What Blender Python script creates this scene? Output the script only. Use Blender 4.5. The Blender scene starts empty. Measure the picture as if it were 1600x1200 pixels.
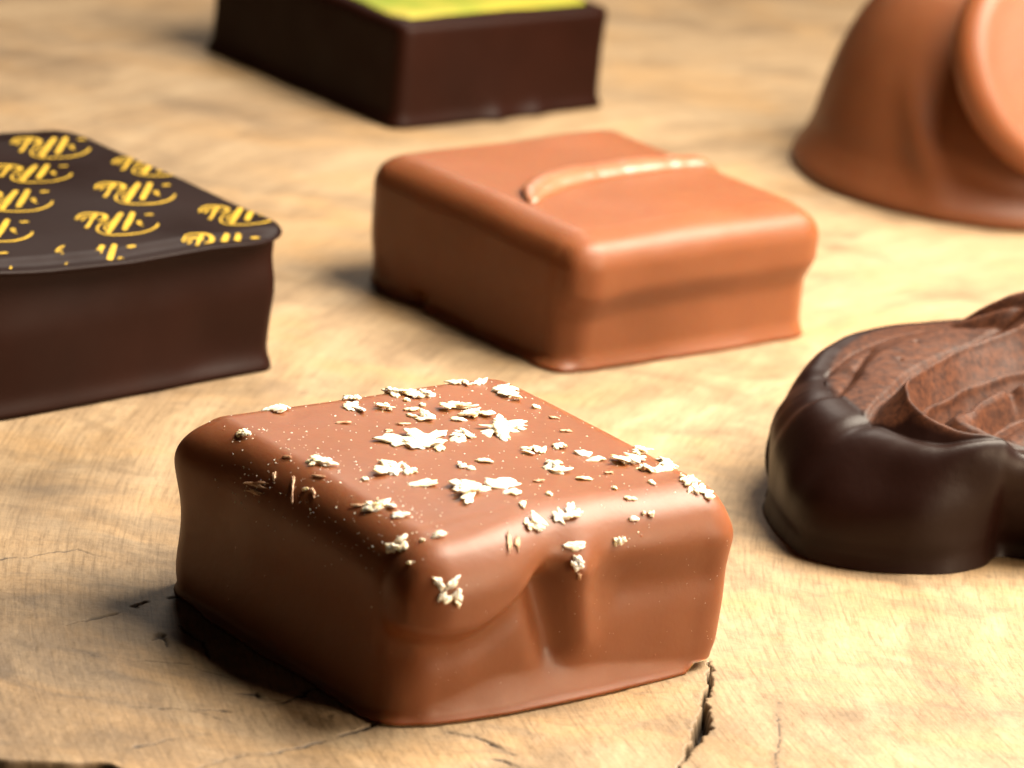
import bpy, math, random
import numpy as np
from mathutils import Vector, Matrix, noise
from mathutils.bvhtree import BVHTree

S = 0.01                      # everything below is written in centimetres
sc = bpy.context.scene
col = sc.collection

# ------------------------------------------------------------------ camera
PITCH, ROLL, DIST, FPX = math.radians(17.80867), math.radians(5.72738), 40.6349, 7326.73
fw = Vector((0, math.cos(PITCH), -math.sin(PITCH)))
up0 = Vector((0, math.sin(PITCH), math.cos(PITCH)))
r0 = Vector((1, 0, 0))
rt = r0 * math.cos(ROLL) + up0 * math.sin(ROLL)
up = up0 * math.cos(ROLL) - r0 * math.sin(ROLL)
cam_d = bpy.data.cameras.new('camera')
cam = bpy.data.objects.new('camera', cam_d)
col.objects.link(cam)
M = Matrix((rt, up, -fw)).transposed().to_4x4()
M.translation = -fw * DIST * S
cam.matrix_world = M
cam_d.sensor_width = 36
cam_d.lens = FPX / 1600 * 36
cam_d.clip_start = 0.01
cam_d.clip_end = 50
cam_d.dof.use_dof = True
cam_d.dof.focus_distance = 0.351
cam_d.dof.aperture_fstop = cam_d.lens / 3.1
cam_d.dof.aperture_blades = 0
sc.camera = cam

# ------------------------------------------------------------------ light and exposure
w = bpy.data.worlds.new('World')
sc.world = w
w.use_nodes = True
w.node_tree.nodes['Background'].inputs[0].default_value = (1.0, 0.78, 0.58, 1)
w.node_tree.nodes['Background'].inputs[1].default_value = 0.014
sc.view_settings.view_transform = 'Standard'
sc.view_settings.look = 'None'
sc.view_settings.exposure = -0.08
sc.view_settings.gamma = 1


def area(name, loc, aim, size, power, colr, size_y=None):
    d = bpy.data.lights.new(name, 'AREA')
    d.shape = 'ELLIPSE' if size_y else 'DISK'
    d.size = size * S
    if size_y:
        d.size_y = size_y * S
    d.energy = power
    d.color = colr
    o = bpy.data.objects.new(name, d)
    col.objects.link(o)
    o.location = Vector(loc) * S
    o.rotation_euler = (Vector(aim) - Vector(loc)).to_track_quat('-Z', 'Y').to_euler()
    return o


area('key_lamp', (10.5, 0.8, 15.5), (0.5, -1, 0), 16, 2.3, (1.0, 0.885, 0.72))
area('back_lamp', (-3, 32, 26), (-1, 7, 0), 12, 0.42, (1.0, 0.90, 0.78))
area('fill_lamp', (30, -17, 9), (0, -1, 0), 12, 1.15, (1.0, 0.76, 0.52))

# ------------------------------------------------------------------ helpers


def sstep(e0, e1, x):
    t = np.clip((np.asarray(x, float) - e0) / (e1 - e0), 0, 1)
    return t * t * (3 - 2 * t)


def link_mesh(name, verts, faces, mat, parent=None, smooth=True):
    me = bpy.data.meshes.new(name)
    v = np.asarray(verts, float) * S
    me.from_pydata([tuple(p) for p in v.tolist()], [], faces)
    me.materials.append(mat)
    if smooth:
        me.polygons.foreach_set('use_smooth', [True] * len(me.polygons))
    me.update()
    o = bpy.data.objects.new(name, me)
    col.objects.link(o)
    if parent:
        o.parent = parent
    return o


def empty(name, loc, rz, label, cat, group=None):
    o = bpy.data.objects.new(name, None)
    o.empty_display_size = 0.01
    col.objects.link(o)
    o.location = Vector(loc) * S
    o.rotation_euler = (0, 0, rz)
    o['label'] = label
    o['category'] = cat
    if group:
        o['group'] = group
    return o


def fbm_grid(seed, n=64):
    rng = np.random.RandomState(seed)
    return rng.rand(n, n) * 2 - 1


_tabs = {}


def vnoise(x, y, seed=0):
    """smooth 2-D value noise, vectorised"""
    if seed not in _tabs:
        _tabs[seed] = fbm_grid(seed)
    t = _tabs[seed]
    n = t.shape[0]
    xi, yi = np.floor(x).astype(int), np.floor(y).astype(int)
    fx, fy = x - xi, y - yi
    fx, fy = fx * fx * (3 - 2 * fx), fy * fy * (3 - 2 * fy)
    a, b = t[yi % n, xi % n], t[yi % n, (xi + 1) % n]
    c, d = t[(yi + 1) % n, xi % n], t[(yi + 1) % n, (xi + 1) % n]
    return (a * (1 - fx) + b * fx) * (1 - fy) + (c * (1 - fx) + d * fx) * fy


def vn3(p, f, seed):
    """cheap 3-D-ish noise for surfaces"""
    x, y, z = p[:, 0] * f, p[:, 1] * f, p[:, 2] * f
    return (vnoise(x + 7.3, y + 0.6 * z, seed) + vnoise(y - 3.1, z + 0.5 * x, seed + 1) + vnoise(z + 11.7, x - 0.4 * y, seed + 2)) / 1.8


def grid_faces(nu, nv, off=0, flip=False, wrap=False):
    f = []
    for j in range(nv - 1):
        for i in range(nu if wrap else nu - 1):
            i2 = (i + 1) % nu
            a, b, c, d = off + j * nu + i, off + j * nu + i2, off + (j + 1) * nu + i2, off + (j + 1) * nu + i
            f.append((a, d, c, b) if flip else (a, b, c, d))
    return f


def shell_box(a, b, h, rxy, rz, step, shape, closed=True):
    """Dense skin of a box with half sizes a, b and height h, its upright edges rounded by rxy and its top edge by
    (rxy, rz); shape(pos, n) moves the points. Rings run from the middle of the top outwards and down."""
    per = []
    n_a, n_b = max(8, int(2 * a / step)), max(8, int(2 * b / step))
    for i in range(n_a): per.append((-a + 2 * a * i / n_a, -b))
    for i in range(n_b): per.append((a, -b + 2 * b * i / n_b))
    for i in range(n_a): per.append((a - 2 * a * i / n_a, b))
    for i in range(n_b): per.append((-a, b - 2 * b * i / n_b))
    per = np.array(per)
    n = len(per)
    rings = []
    nt = int(min(a, b) / step)
    for k in range(1, nt + 1):
        rings.append(np.c_[per * k / nt, np.full(n, h)])
    ns = int(h / step)
    for k in range(1, ns + 1):
        rings.append(np.c_[per, np.full(n, h * (1 - k / ns))])
    P = np.vstack([[[0, 0, h]]] + rings)
    k = rz / rxy
    q = P.copy()
    q[:, 0] = np.clip(P[:, 0], -(a - rxy), a - rxy)
    q[:, 1] = np.clip(P[:, 1], -(b - rxy), b - rxy)
    q[:, 2] = np.minimum(P[:, 2], h - rz)
    d = P - q
    d[:, 2] /= k
    nn = d / np.maximum(np.linalg.norm(d, axis=1), 1e-9)[:, None]
    pos = q + np.c_[nn[:, 0] * rxy, nn[:, 1] * rxy, nn[:, 2] * rz]
    nr = nn.copy()
    nr[:, 2] /= k
    nr /= np.linalg.norm(nr, axis=1)[:, None]
    pos = shape(pos, nr)
    faces = []
    for i in range(n):
        faces.append((0, 1 + i, 1 + (i + 1) % n))
    nrings = len(rings)
    faces += grid_faces(n, nrings, 1, flip=True, wrap=True)
    if closed:
        base = 1 + (nrings - 1) * n
        pos = np.vstack([pos, [[0, 0, 0.0]]])
        c = len(pos) - 1
        for i in range(n):
            faces.append((c, base + (i + 1) % n, base + i))
    return pos, faces


# ------------------------------------------------------------------ materials
def mat_new(name):
    m = bpy.data.materials.new(name)
    m.use_nodes = True
    nt = m.node_tree
    nt.nodes.clear()
    out = nt.nodes.new('ShaderNodeOutputMaterial')
    bs = nt.nodes.new('ShaderNodeBsdfPrincipled')
    nt.links.new(bs.outputs[0], out.inputs[0])
    return m, nt, bs


def N(nt, kind, **kw):
    n = nt.nodes.new(kind)
    for k, v in kw.items():
        if k.startswith('i_'):
            n.inputs[int(k[2:])].default_value = v
        else:
            setattr(n, k, v)
    return n


def ramp(nt, fac, stops):
    r = nt.nodes.new('ShaderNodeValToRGB')
    el = r.color_ramp.elements
    while len(el) < len(stops):
        el.new(0.5)
    for e, (p, c) in zip(el, stops):
        e.position = p
        e.color = c if len(c) == 4 else (*c, 1)
    nt.links.new(fac, r.inputs[0])
    return r


def mixc(nt, fac, a, b, mode='MIX'):
    m = nt.nodes.new('ShaderNodeMix')
    m.data_type = 'RGBA'
    m.blend_type = mode
    for sock, v in ((m.inputs[0], fac), (m.inputs[6], a), (m.inputs[7], b)):
        if isinstance(v, (int, float)):
            sock.default_value = v
        elif isinstance(v, tuple):
            sock.default_value = v if len(v) == 4 else (*v, 1)
        else:
            nt.links.new(v, sock)
    return m.outputs[2]


def math_n(nt, op, a, b=None, c=None, clamp=False):
    m = nt.nodes.new('ShaderNodeMath')
    m.operation = op
    m.use_clamp = clamp
    for i, v in enumerate((a, b, c)):
        if v is None:
            continue
        if isinstance(v, (int, float)):
            m.inputs[i].default_value = v
        else:
            nt.links.new(v, m.inputs[i])
    return m.outputs[0]


def noise_n(nt, vec, scale, detail=4, rough=0.55, dist=0.0):
    n = nt.nodes.new('ShaderNodeTexNoise')
    n.inputs['Scale'].default_value = scale
    n.inputs['Detail'].default_value = detail
    n.inputs['Roughness'].default_value = rough
    n.inputs['Distortion'].default_value = dist
    nt.links.new(vec, n.inputs['Vector'])
    return n.outputs[0]


def chocolate(name, base, dark, rough, sss, radius, bump=0.15, spec=0.5, dust=None):
    m, nt, bs = mat_new(name)
    tc = N(nt, 'ShaderNodeTexCoord').outputs['Object']
    big = noise_n(nt, tc, 120, 3, 0.5)
    fine = noise_n(nt, tc, 1500, 3, 0.6)
    c = ramp(nt, big, [(0.3, dark), (0.7, base)]).outputs[0]
    speck = N(nt, 'ShaderNodeTexVoronoi')
    speck.inputs['Scale'].default_value = 900
    nt.links.new(tc, speck.inputs['Vector'])
    sp = ramp(nt, speck.outputs['Distance'], [(0.05, (1, 1, 1)), (0.11, (0, 0, 0))]).outputs[0]
    gate = ramp(nt, noise_n(nt, tc, 420, 2, 0.6), [(0.55, (0, 0, 0)), (0.68, (1, 1, 1))]).outputs[0]
    spk = mixc(nt, 1.0, sp, gate, 'MULTIPLY')
    c = mixc(nt, math_n(nt, 'MULTIPLY', spk, 0.35), c, tuple(min(1, v * 1.9) for v in base))
    if dust:
        att = N(nt, 'ShaderNodeAttribute', attribute_name='dust')
        g = ramp(nt, noise_n(nt, tc, 1400, 5, 0.75), [(0.38, (0, 0, 0)), (0.62, (1, 1, 1))]).outputs[0]
        dc = mixc(nt, g, dust[0], dust[1])
        c = mixc(nt, att.outputs['Fac'], c, dc)
        rr = math_n(nt, 'MULTIPLY_ADD', att.outputs['Fac'], 0.12, rough)
        nt.links.new(rr, bs.inputs['Roughness'])
    else:
        nt.links.new(math_n(nt, 'MULTIPLY_ADD', noise_n(nt, tc, 260, 3, 0.6), 0.14, rough - 0.07), bs.inputs['Roughness'])
    nt.links.new(c, bs.inputs['Base Color'])
    bs.inputs['Specular IOR Level'].default_value = spec
    bs.inputs['Subsurface Weight'].default_value = sss
    bs.inputs['Subsurface Radius'].default_value = radius
    bs.inputs['Subsurface Scale'].default_value = 0.0012
    b = N(nt, 'ShaderNodeBump')
    b.inputs['Strength'].default_value = bump
    b.inputs['Distance'].default_value = 0.00006
    hgt = math_n(nt, 'ADD', math_n(nt, 'MULTIPLY_ADD', noise_n(nt, tc, 330, 2, 0.5), 1.6, math_n(nt, 'MULTIPLY', fine, 0.6)), math_n(nt, 'MULTIPLY', spk, 1.2))
    nt.links.new(hgt, b.inputs['Height'])
    nt.links.new(b.outputs[0], bs.inputs['Normal'])
    return m


MILK = chocolate('milk_chocolate', (0.19, 0.061, 0.021), (0.165, 0.052, 0.017), 0.45, 0.55, (1.0, 0.32, 0.12), 0.45, 0.32)
MILK_SHADED = chocolate('shaded_milk_chocolate', (0.15, 0.050, 0.018), (0.13, 0.042, 0.015), 0.44, 0.4, (1.0, 0.32, 0.12), 0.35, 0.3)  # darker copy of the milk chocolate: the dome's shade painted into its base colour
MILK_SHEEN = chocolate('sheen_milk_chocolate', (0.28, 0.115, 0.06), (0.23, 0.09, 0.045), 0.36, 0.5, (1.0, 0.4, 0.2), 0.3)  # paler copy for the piped line: its sheen painted into the base colour
DARK = chocolate('dark_chocolate', (0.0145, 0.0034, 0.0016), (0.011, 0.0026, 0.0012), 0.46, 0.0, (1, 0.3, 0.1), 0.3, 0.09)
DARK_TOP = chocolate('dark_chocolate_plate', (0.010, 0.003, 0.002), (0.008, 0.0024, 0.0016), 0.38, 0.0, (1, 0.3, 0.1), 0.1, 0.06)
SWIRL = chocolate('dusted_dark_chocolate', (0.012, 0.0032, 0.0017), (0.010, 0.0026, 0.0014), 0.42, 0.0, (1, 0.3, 0.1), 0.45, 0.17,
                  dust=((0.026, 0.008, 0.0038), (0.078, 0.026, 0.011)))


def flake_material():
    m, nt, bs = mat_new('white_flake')
    tc = N(nt, 'ShaderNodeTexCoord').outputs['Object']
    c = ramp(nt, noise_n(nt, tc, 700, 4, 0.6), [(0.35, (0.78, 0.60, 0.36)), (0.55, (0.90, 0.84, 0.70)), (0.75, (0.95, 0.92, 0.84))]).outputs[0]
    nt.links.new(c, bs.inputs['Base Color'])
    bs.inputs['Roughness'].default_value = 0.55
    bs.inputs['Subsurface Weight'].default_value = 0.4
    bs.inputs['Subsurface Radius'].default_value = (1, 0.8, 0.5)
    bs.inputs['Subsurface Scale'].default_value = 0.0004
    return m


def tan_material():
    m, nt, bs = mat_new('toasted_flake')
    tc = N(nt, 'ShaderNodeTexCoord').outputs['Object']
    c = ramp(nt, noise_n(nt, tc, 900, 4, 0.6), [(0.35, (0.38, 0.17, 0.08)), (0.65, (0.80, 0.56, 0.36))]).outputs[0]
    nt.links.new(c, bs.inputs['Base Color'])
    bs.inputs['Roughness'].default_value = 0.5
    return m


def simple(name, colr, rough=0.5, var=0.12, scale=300, spec=0.5):
    m, nt, bs = mat_new(name)
    tc = N(nt, 'ShaderNodeTexCoord').outputs['Object']
    c = ramp(nt, noise_n(nt, tc, scale, 4, 0.6), [(0.3, tuple(v * (1 - var) for v in colr)), (0.7, tuple(min(1, v * (1 + var)) for v in colr))]).outputs[0]
    nt.links.new(c, bs.inputs['Base Color'])
    bs.inputs['Roughness'].default_value = rough
    bs.inputs['Specular IOR Level'].default_value = spec
    return m


FLAKE, TAN = flake_material(), tan_material()
GOLD = simple('gold_print', (0.46, 0.29, 0.02), 0.55, 0.25, 600, 0.25)


def green_material():
    m, nt, bs = mat_new('green_coating')
    tc = N(nt, 'ShaderNodeTexCoord').outputs['Object']
    c = ramp(nt, noise_n(nt, tc, 110, 3, 0.6), [(0.35, (0.16, 0.22, 0.008)), (0.6, (0.33, 0.29, 0.025))]).outputs[0]
    nt.links.new(c, bs.inputs['Base Color'])
    bs.inputs['Roughness'].default_value = 0.42
    return m


GREEN = green_material()


def wood_material():
    m, nt, bs = mat_new('end_grain_wood')
    L = nt.links
    tc = N(nt, 'ShaderNodeTexCoord').outputs['Object']
    mp = N(nt, 'ShaderNodeVectorMath', operation='SCALE')
    mp.inputs['Scale'].default_value = 100
    L.new(tc, mp.inputs[0])
    P = mp.outputs[0]                                   # centimetres
    warp = nt.nodes.new('ShaderNodeTexNoise')
    warp.inputs['Scale'].default_value = 0.35
    warp.inputs['Detail'].default_value = 3
    L.new(P, warp.inputs['Vector'])
    wv = N(nt, 'ShaderNodeVectorMath', operation='SUBTRACT')
    L.new(warp.outputs['Color'], wv.inputs[0])
    wv.inputs[1].default_value = (0.5, 0.5, 0.5)
    ws = N(nt, 'ShaderNodeVectorMath', operation='SCALE')
    ws.inputs['Scale'].default_value = 1.6
    L.new(wv.outputs[0], ws.inputs[0])
    pw = N(nt, 'ShaderNodeVectorMath', operation='ADD')
    L.new(P, pw.inputs[0])
    L.new(ws.outputs[0], pw.inputs[1])

    def polar(src, cx, cy, kr, kt):
        sub = N(nt, 'ShaderNodeVectorMath', operation='SUBTRACT')
        L.new(src, sub.inputs[0])
        sub.inputs[1].default_value = (cx, cy, 0)
        sx = N(nt, 'ShaderNodeSeparateXYZ')
        L.new(sub.outputs[0], sx.inputs[0])
        r = math_n(nt, 'SQRT', math_n(nt, 'ADD', math_n(nt, 'MULTIPLY', sx.outputs[0], sx.outputs[0]),
                                      math_n(nt, 'MULTIPLY', sx.outputs[1], sx.outputs[1])))
        th = math_n(nt, 'ARCTAN2', sx.outputs[1], math_n(nt, 'MULTIPLY', sx.outputs[0], -1.0))
        cb = N(nt, 'ShaderNodeCombineXYZ')
        L.new(math_n(nt, 'MULTIPLY', r, kr), cb.inputs[0])
        L.new(math_n(nt, 'MULTIPLY', th, kt), cb.inputs[1])
        return cb.outputs[0]

    rings = noise_n(nt, polar(pw.outputs[0], 13, -4, 3.0, 2.0), 1.0, 5, 0.6)
    lines = noise_n(nt, polar(P, 13, -4, 36.0, 26.0), 1.0, 3, 0.6)
    cross = noise_n(nt, polar(P, -4, -30, 30.0, 120.0), 1.0, 3, 0.65)
    st = N(nt, 'ShaderNodeVectorMath', operation='MULTIPLY')
    L.new(pw.outputs[0], st.inputs[0])
    st.inputs[1].default_value = (0.55, 0.95, 1)
    blot = noise_n(nt, st.outputs[0], 0.9, 7, 0.62, 0.6)
    blot2 = noise_n(nt, st.outputs[0], 2.7, 6, 0.62, 0.9)
    off = N(nt, 'ShaderNodeVectorMath', operation='ADD')
    L.new(st.outputs[0], off.inputs[0])
    off.inputs[1].default_value = (31.3, 17.9, 4.0)
    warmn = noise_n(nt, off.outputs[0], 1.1, 5, 0.6, 0.4)
    fs = N(nt, 'ShaderNodeVectorMath', operation='MULTIPLY')
    L.new(P, fs.inputs[0])
    fs.inputs[1].default_value = (1.25, 0.30, 1)
    fine = noise_n(nt, fs.outputs[0], 30, 5, 0.7)
    fine2 = noise_n(nt, P, 70, 3, 0.7)

    c = ramp(nt, rings, [(0.25, (0.225, 0.150, 0.085)), (0.5, (0.32, 0.225, 0.132)), (0.75, (0.41, 0.305, 0.19))]).outputs[0]
    c = mixc(nt, ramp(nt, warmn, [(0.48, (0, 0, 0)), (0.72, (1, 1, 1))]).outputs[0], c, (0.36, 0.225, 0.105))
    stain = ramp(nt, blot, [(0.33, (1, 1, 1)), (0.50, (0, 0, 0))]).outputs[0]
    c = mixc(nt, math_n(nt, 'MULTIPLY', stain, 0.7), c, (0.15, 0.10, 0.057))
    stain2 = ramp(nt, blot2, [(0.30, (1, 1, 1)), (0.44, (0, 0, 0))]).outputs[0]
    c = mixc(nt, math_n(nt, 'MULTIPLY', stain2, 0.45), c, (0.16, 0.115, 0.075))
    c = mixc(nt, 0.8, c, ramp(nt, lines, [(0.30, (0.60, 0.57, 0.53)), (0.48, (0.95, 0.95, 0.95)), (0.70, (1.12, 1.10, 1.06))]).outputs[0], 'MULTIPLY')
    c = mixc(nt, 0.28, c, ramp(nt, cross, [(0.32, (0.62, 0.60, 0.56)), (0.55, (1, 1, 1))]).outputs[0], 'MULTIPLY')
    c = mixc(nt, 0.45, c, ramp(nt, fine, [(0.3, (0.66, 0.62, 0.56)), (0.5, (1, 1, 1)), (0.72, (1.12, 1.12, 1.1))]).outputs[0], 'MULTIPLY')
    att = N(nt, 'ShaderNodeAttribute', attribute_name='crack')
    at2 = N(nt, 'ShaderNodeAttribute', attribute_name='grime_and_falloff')
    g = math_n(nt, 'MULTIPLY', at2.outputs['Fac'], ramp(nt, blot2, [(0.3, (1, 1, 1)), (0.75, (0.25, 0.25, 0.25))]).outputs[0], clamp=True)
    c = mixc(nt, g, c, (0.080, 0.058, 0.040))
    c = mixc(nt, att.outputs['Fac'], c, (0.018, 0.010, 0.006))
    L.new(c, bs.inputs['Base Color'])
    bs.inputs['Roughness'].default_value = 0.62
    bs.inputs['Specular IOR Level'].default_value = 0.35
    h = math_n(nt, 'ADD', math_n(nt, 'MULTIPLY', lines, 0.8), math_n(nt, 'MULTIPLY', cross, 0.5))
    h = math_n(nt, 'ADD', h, math_n(nt, 'MULTIPLY', fine, 0.9))
    h = math_n(nt, 'ADD', h, math_n(nt, 'MULTIPLY', fine2, 0.5))
    b = N(nt, 'ShaderNodeBump')
    b.inputs['Strength'].default_value = 0.45
    b.inputs['Distance'].default_value = 0.00007
    L.new(h, b.inputs['Height'])
    L.new(b.outputs[0], bs.inputs['Normal'])
    return m


WOOD = wood_material()

# ------------------------------------------------------------------ the wooden surface
CRACKS = [  # points, half width (cm), depth (cm)
    ([(1.657, -6.16), (1.664, -6.551), (1.613, -6.948), (1.6, -7.449), (1.552, -7.705), (1.468, -8.086), (1.40, -8.40)], [.004, .012, .014, .042, .030, .008, .003], .35),
    ([(-0.60, -7.86), (-0.913, -8.3), (-1.245, -8.66), (-1.583, -8.865), (-1.827, -9.09), (-1.946, -9.3)], [.008, .016, .012, .009, .006, .004], .08),
    ([(-1.15, -7.5), (-1.233, -7.596), (-1.438, -7.898), (-1.739, -8.101), (-2.005, -8.148), (-2.316, -8.196)], [.006, .010, .008, .010, .007, .003], .05),
    ([(-2.405, -6.9), (-2.373, -6.76), (-2.313, -6.979)], [.010, .03, .008], .08),
    ([(-2.1, -5.80), (-2.267, -5.923), (-2.532, -6.136), (-2.78, -6.477), (-3.076, -6.761)], [.05, .025, .012, .015, .004], .10),
    ([(-2.0, -6.25), (-1.7, -6.65), (-1.55, -6.9), (-1.5, -7.05)], [.012, .02, .02, .01], .06),
    ([(-2.25, -6.55), (-2.05, -6.85), (-1.98, -7.15)], [.01, .02, .008], .05),
    ([(-3.9, -5.6), (-3.715, -5.504), (-3.443, -5.353), (-3.177, -5.131), (-2.759, -5.366)], [.004, .006, .006, .005, .003], .03),
    ([(-2.377, -9.3), (-2.365, -8.979), (-2.125, -8.74), (-1.833, -8.545), (-1.45, -8.324)], [.012, .009, .006, .006, .003], .05),
    ([(-0.205, -8.052), (-0.024, -8.064), (0.10, -8.2), (0.21, -8.30), (0.3, -8.33)], [.006, .012, .018, .008, .004], .06),
    ([(0.1, -8.45), (0.2, -8.47), (0.34, -8.6)], [.006, .011, .004], .05),
    ([(2.16, -6.9), (2.149, -7.547), (2.108, -8.25)], [.002, .005, .006], .02),
    ([(-1.75, -7.75), (-1.6, -7.72), (-1.5, -7.82), (-1.42, -7.80)], [.008, .02, .016, .005], .05),
    ([(-3.0, -7.2), (-2.6, -7.35), (-2.2, -7.25), (-1.8, -7.45)], [.002, .005, .006, .003], .02),
    ([(-2.9, -8.1), (-2.5, -8.2), (-2.1, -8.15), (-1.7, -8.3)], [.002, .005, .006, .003], .02),
]


def edge_dist(x, y):
    """positive inside the slab's outline (cm)"""
    fr = -9.36 + 0.10 * (x + 3.19) - 1.25 * sstep(-2.55, -1.6, x) + 0.05 * vnoise(x * 1.7, x * 0 + 3.2, 5) + 0.02 * vnoise(x * 7, x * 0 + 1.2, 6)
    fr = fr - 0.9 * sstep(-1.6, 6, x)
    d1 = y - fr
    cx, cy, rx, ry = 1.0, 10.0, 24.0, 21.0
    q = np.sqrt(((x - cx) / rx) ** 2 + ((y - cy) / ry) ** 2)
    d2 = (1 - q) * rx * 0.9 + 0.5 * vnoise(x * .3, y * .3, 9)
    return np.minimum(d1, np.where(y < -5, np.where(np.abs(x) > 12, d2, 9), d2))


def build_wood():
    def axis(parts):
        o = []
        for a, b, st in parts:
            n = max(1, int(round((b - a) / st)))
            o += list(np.linspace(a, b, n, endpoint=False))
        return np.array(o + [parts[-1][1]])
    xs = axis([(-27, -8, .8), (-8, -4.4, .12), (-4.4, 4.4, .0125), (4.4, 8, .12), (8, 28, .8)])
    ys = axis([(-14, -10.2, .3), (-10.2, -9.55, .05), (-9.55, -4.9, .0125), (-4.9, -3.0, .03), (-3.0, 4, .07), (4, 33, .5)])
    X, Y = np.meshgrid(xs, ys)
    x, y = X.ravel(), Y.ravel()
    z = 0.012 * vnoise(x * .8, y * .8, 21) + 0.006 * vnoise(x * 3, y * 3, 22)
    z = z * np.clip(1 - 0.0 * x, 0, 1) - 0.012
    fineband = (np.abs(x) < 4.4) & (y < -4.9) & (y > -9.55)
    z = z + np.where(fineband, 0.0022 * vnoise(x * 17, y * 11, 23) + 0.0016 * vnoise(x * 41, y * 30, 24), 0)
    crack = np.zeros_like(x)
    grime_and_falloff = np.zeros_like(x)
    jx = x + 0.018 * vnoise(x * 9, y * 9, 31) + 0.010 * vnoise(x * 27, y * 27, 32)
    jy = y + 0.030 * vnoise(x * 9, y * 9, 33) + 0.012 * vnoise(x * 27, y * 27, 34)
    for pts, ws, dep in CRACKS:
        for (p, q, w0, w1) in zip(pts[:-1], pts[1:], ws[:-1], ws[1:]):
            lo = np.minimum(p, q) - 0.5
            hi = np.maximum(p, q) + 0.5
            ix = np.where((x > lo[0]) & (x < hi[0]) & (y > lo[1]) & (y < hi[1]))[0]
            if not len(ix):
                continue
            px, py = jx[ix], jy[ix]
            dx, dy = q[0] - p[0], q[1] - p[1]
            t = np.clip(((px - p[0]) * dx + (py - p[1]) * dy) / (dx * dx + dy * dy), 0, 1)
            d = np.hypot(px - p[0] - t * dx, (py - p[1] - t * dy))
            ww = (w0 + (w1 - w0) * t) * (1.0 + 0.55 * vnoise(px * 14, py * 14, 35))
            m = 1 - sstep(0.55, 1.5, d / np.maximum(ww, .003))
            br_ = sstep(-.45, .05, vnoise(px * 6, py * 6, 36)) if dep < .2 else 1.0
            crack[ix] = np.maximum(crack[ix], m * br_ * (0.95 if dep > .04 else .75))
            z[ix] -= (dep * .55 if dep > .2 else dep * .22) * m * br_
            grime_and_falloff[ix] = np.maximum(grime_and_falloff[ix], 0.55 * np.exp(-(d / (ww * 2 + .03)) ** 2))
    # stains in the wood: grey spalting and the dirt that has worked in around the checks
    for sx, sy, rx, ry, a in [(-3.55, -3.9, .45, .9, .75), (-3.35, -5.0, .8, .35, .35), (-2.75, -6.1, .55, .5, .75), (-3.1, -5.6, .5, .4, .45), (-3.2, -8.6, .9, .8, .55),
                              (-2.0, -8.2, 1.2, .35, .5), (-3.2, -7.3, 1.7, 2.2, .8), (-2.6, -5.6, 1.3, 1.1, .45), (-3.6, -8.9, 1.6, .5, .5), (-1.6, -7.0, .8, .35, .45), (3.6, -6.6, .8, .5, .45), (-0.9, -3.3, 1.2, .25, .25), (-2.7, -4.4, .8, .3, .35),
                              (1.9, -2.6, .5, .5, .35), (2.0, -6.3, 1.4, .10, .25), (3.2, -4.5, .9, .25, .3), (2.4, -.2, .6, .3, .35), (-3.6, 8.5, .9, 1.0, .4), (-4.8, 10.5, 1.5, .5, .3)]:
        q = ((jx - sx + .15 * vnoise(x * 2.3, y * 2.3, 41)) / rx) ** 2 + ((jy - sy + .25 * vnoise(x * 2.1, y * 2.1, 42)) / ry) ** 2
        grime_and_falloff = np.maximum(grime_and_falloff, a * np.exp(-q))
    e = edge_dist(x, y)
    z = z - 3.0 * (1 - sstep(-0.22, 0.03, e))
    grime_and_falloff = np.maximum(grime_and_falloff, 0.9 * (1 - sstep(-0.05, 0.10, e)))
    grime_and_falloff = np.where(e < -0.05, 1.0, grime_and_falloff)
    crack = np.maximum(crack, (1 - sstep(-0.10, 0.0, e)))
    me = bpy.data.meshes.new('wooden_ground')
    nx, ny = len(xs), len(ys)
    V = np.c_[x, y, z].astype(np.float32) * S
    idx = np.arange(nx * ny).reshape(ny, nx)
    quads = np.stack([idx[:-1, :-1], idx[:-1, 1:], idx[1:, 1:], idx[1:, :-1]], -1).reshape(-1, 4)
    ev = e[quads].max(axis=1)
    quads = quads[ev > -0.5]
    nq = len(quads)
    me.vertices.add(len(V)); me.vertices.foreach_set('co', V.ravel())
    me.loops.add(nq * 4); me.loops.foreach_set('vertex_index', quads.ravel().astype(np.int32))
    me.polygons.add(nq)
    me.polygons.foreach_set('loop_start', np.arange(0, nq * 4, 4, dtype=np.int32))
    me.polygons.foreach_set('use_smooth', np.ones(nq, dtype=bool))
    me.update(calc_edges=True)
    for nm, arr in (('crack', crack), ('grime_and_falloff', grime_and_falloff)):
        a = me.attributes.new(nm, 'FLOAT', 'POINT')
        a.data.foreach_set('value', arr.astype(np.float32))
    me.materials.append(WOOD)
    o = bpy.data.objects.new('wooden_ground', me)
    col.objects.link(o)
    o['kind'] = 'structure'
    return o


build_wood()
# the dark table under the slab
vv = [(-120, -60, -3.02), (120, -60, -3.02), (120, 160, -3.02), (-120, 160, -3.02)]
tb = link_mesh('ground', vv, [(0, 1, 2, 3)], simple('dark_table', (0.02, 0.015, 0.012), 0.6, 0.2, 20))
tb['kind'] = 'structure'


def rot_n(n):
    return n / np.maximum(np.linalg.norm(n, axis=1), 1e-9)[:, None]


def sinterp(x, xp, fp, w=9):
    """np.interp with its corners rounded off"""
    g = np.linspace(xp[0], xp[-1], 240)
    v_ = np.interp(g, xp, fp)
    for _ in range(w):
        v_ = np.convolve(np.pad(v_, 4, mode='edge'), np.ones(9) / 9, mode='valid')
    return np.interp(x, g, v_)


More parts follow.
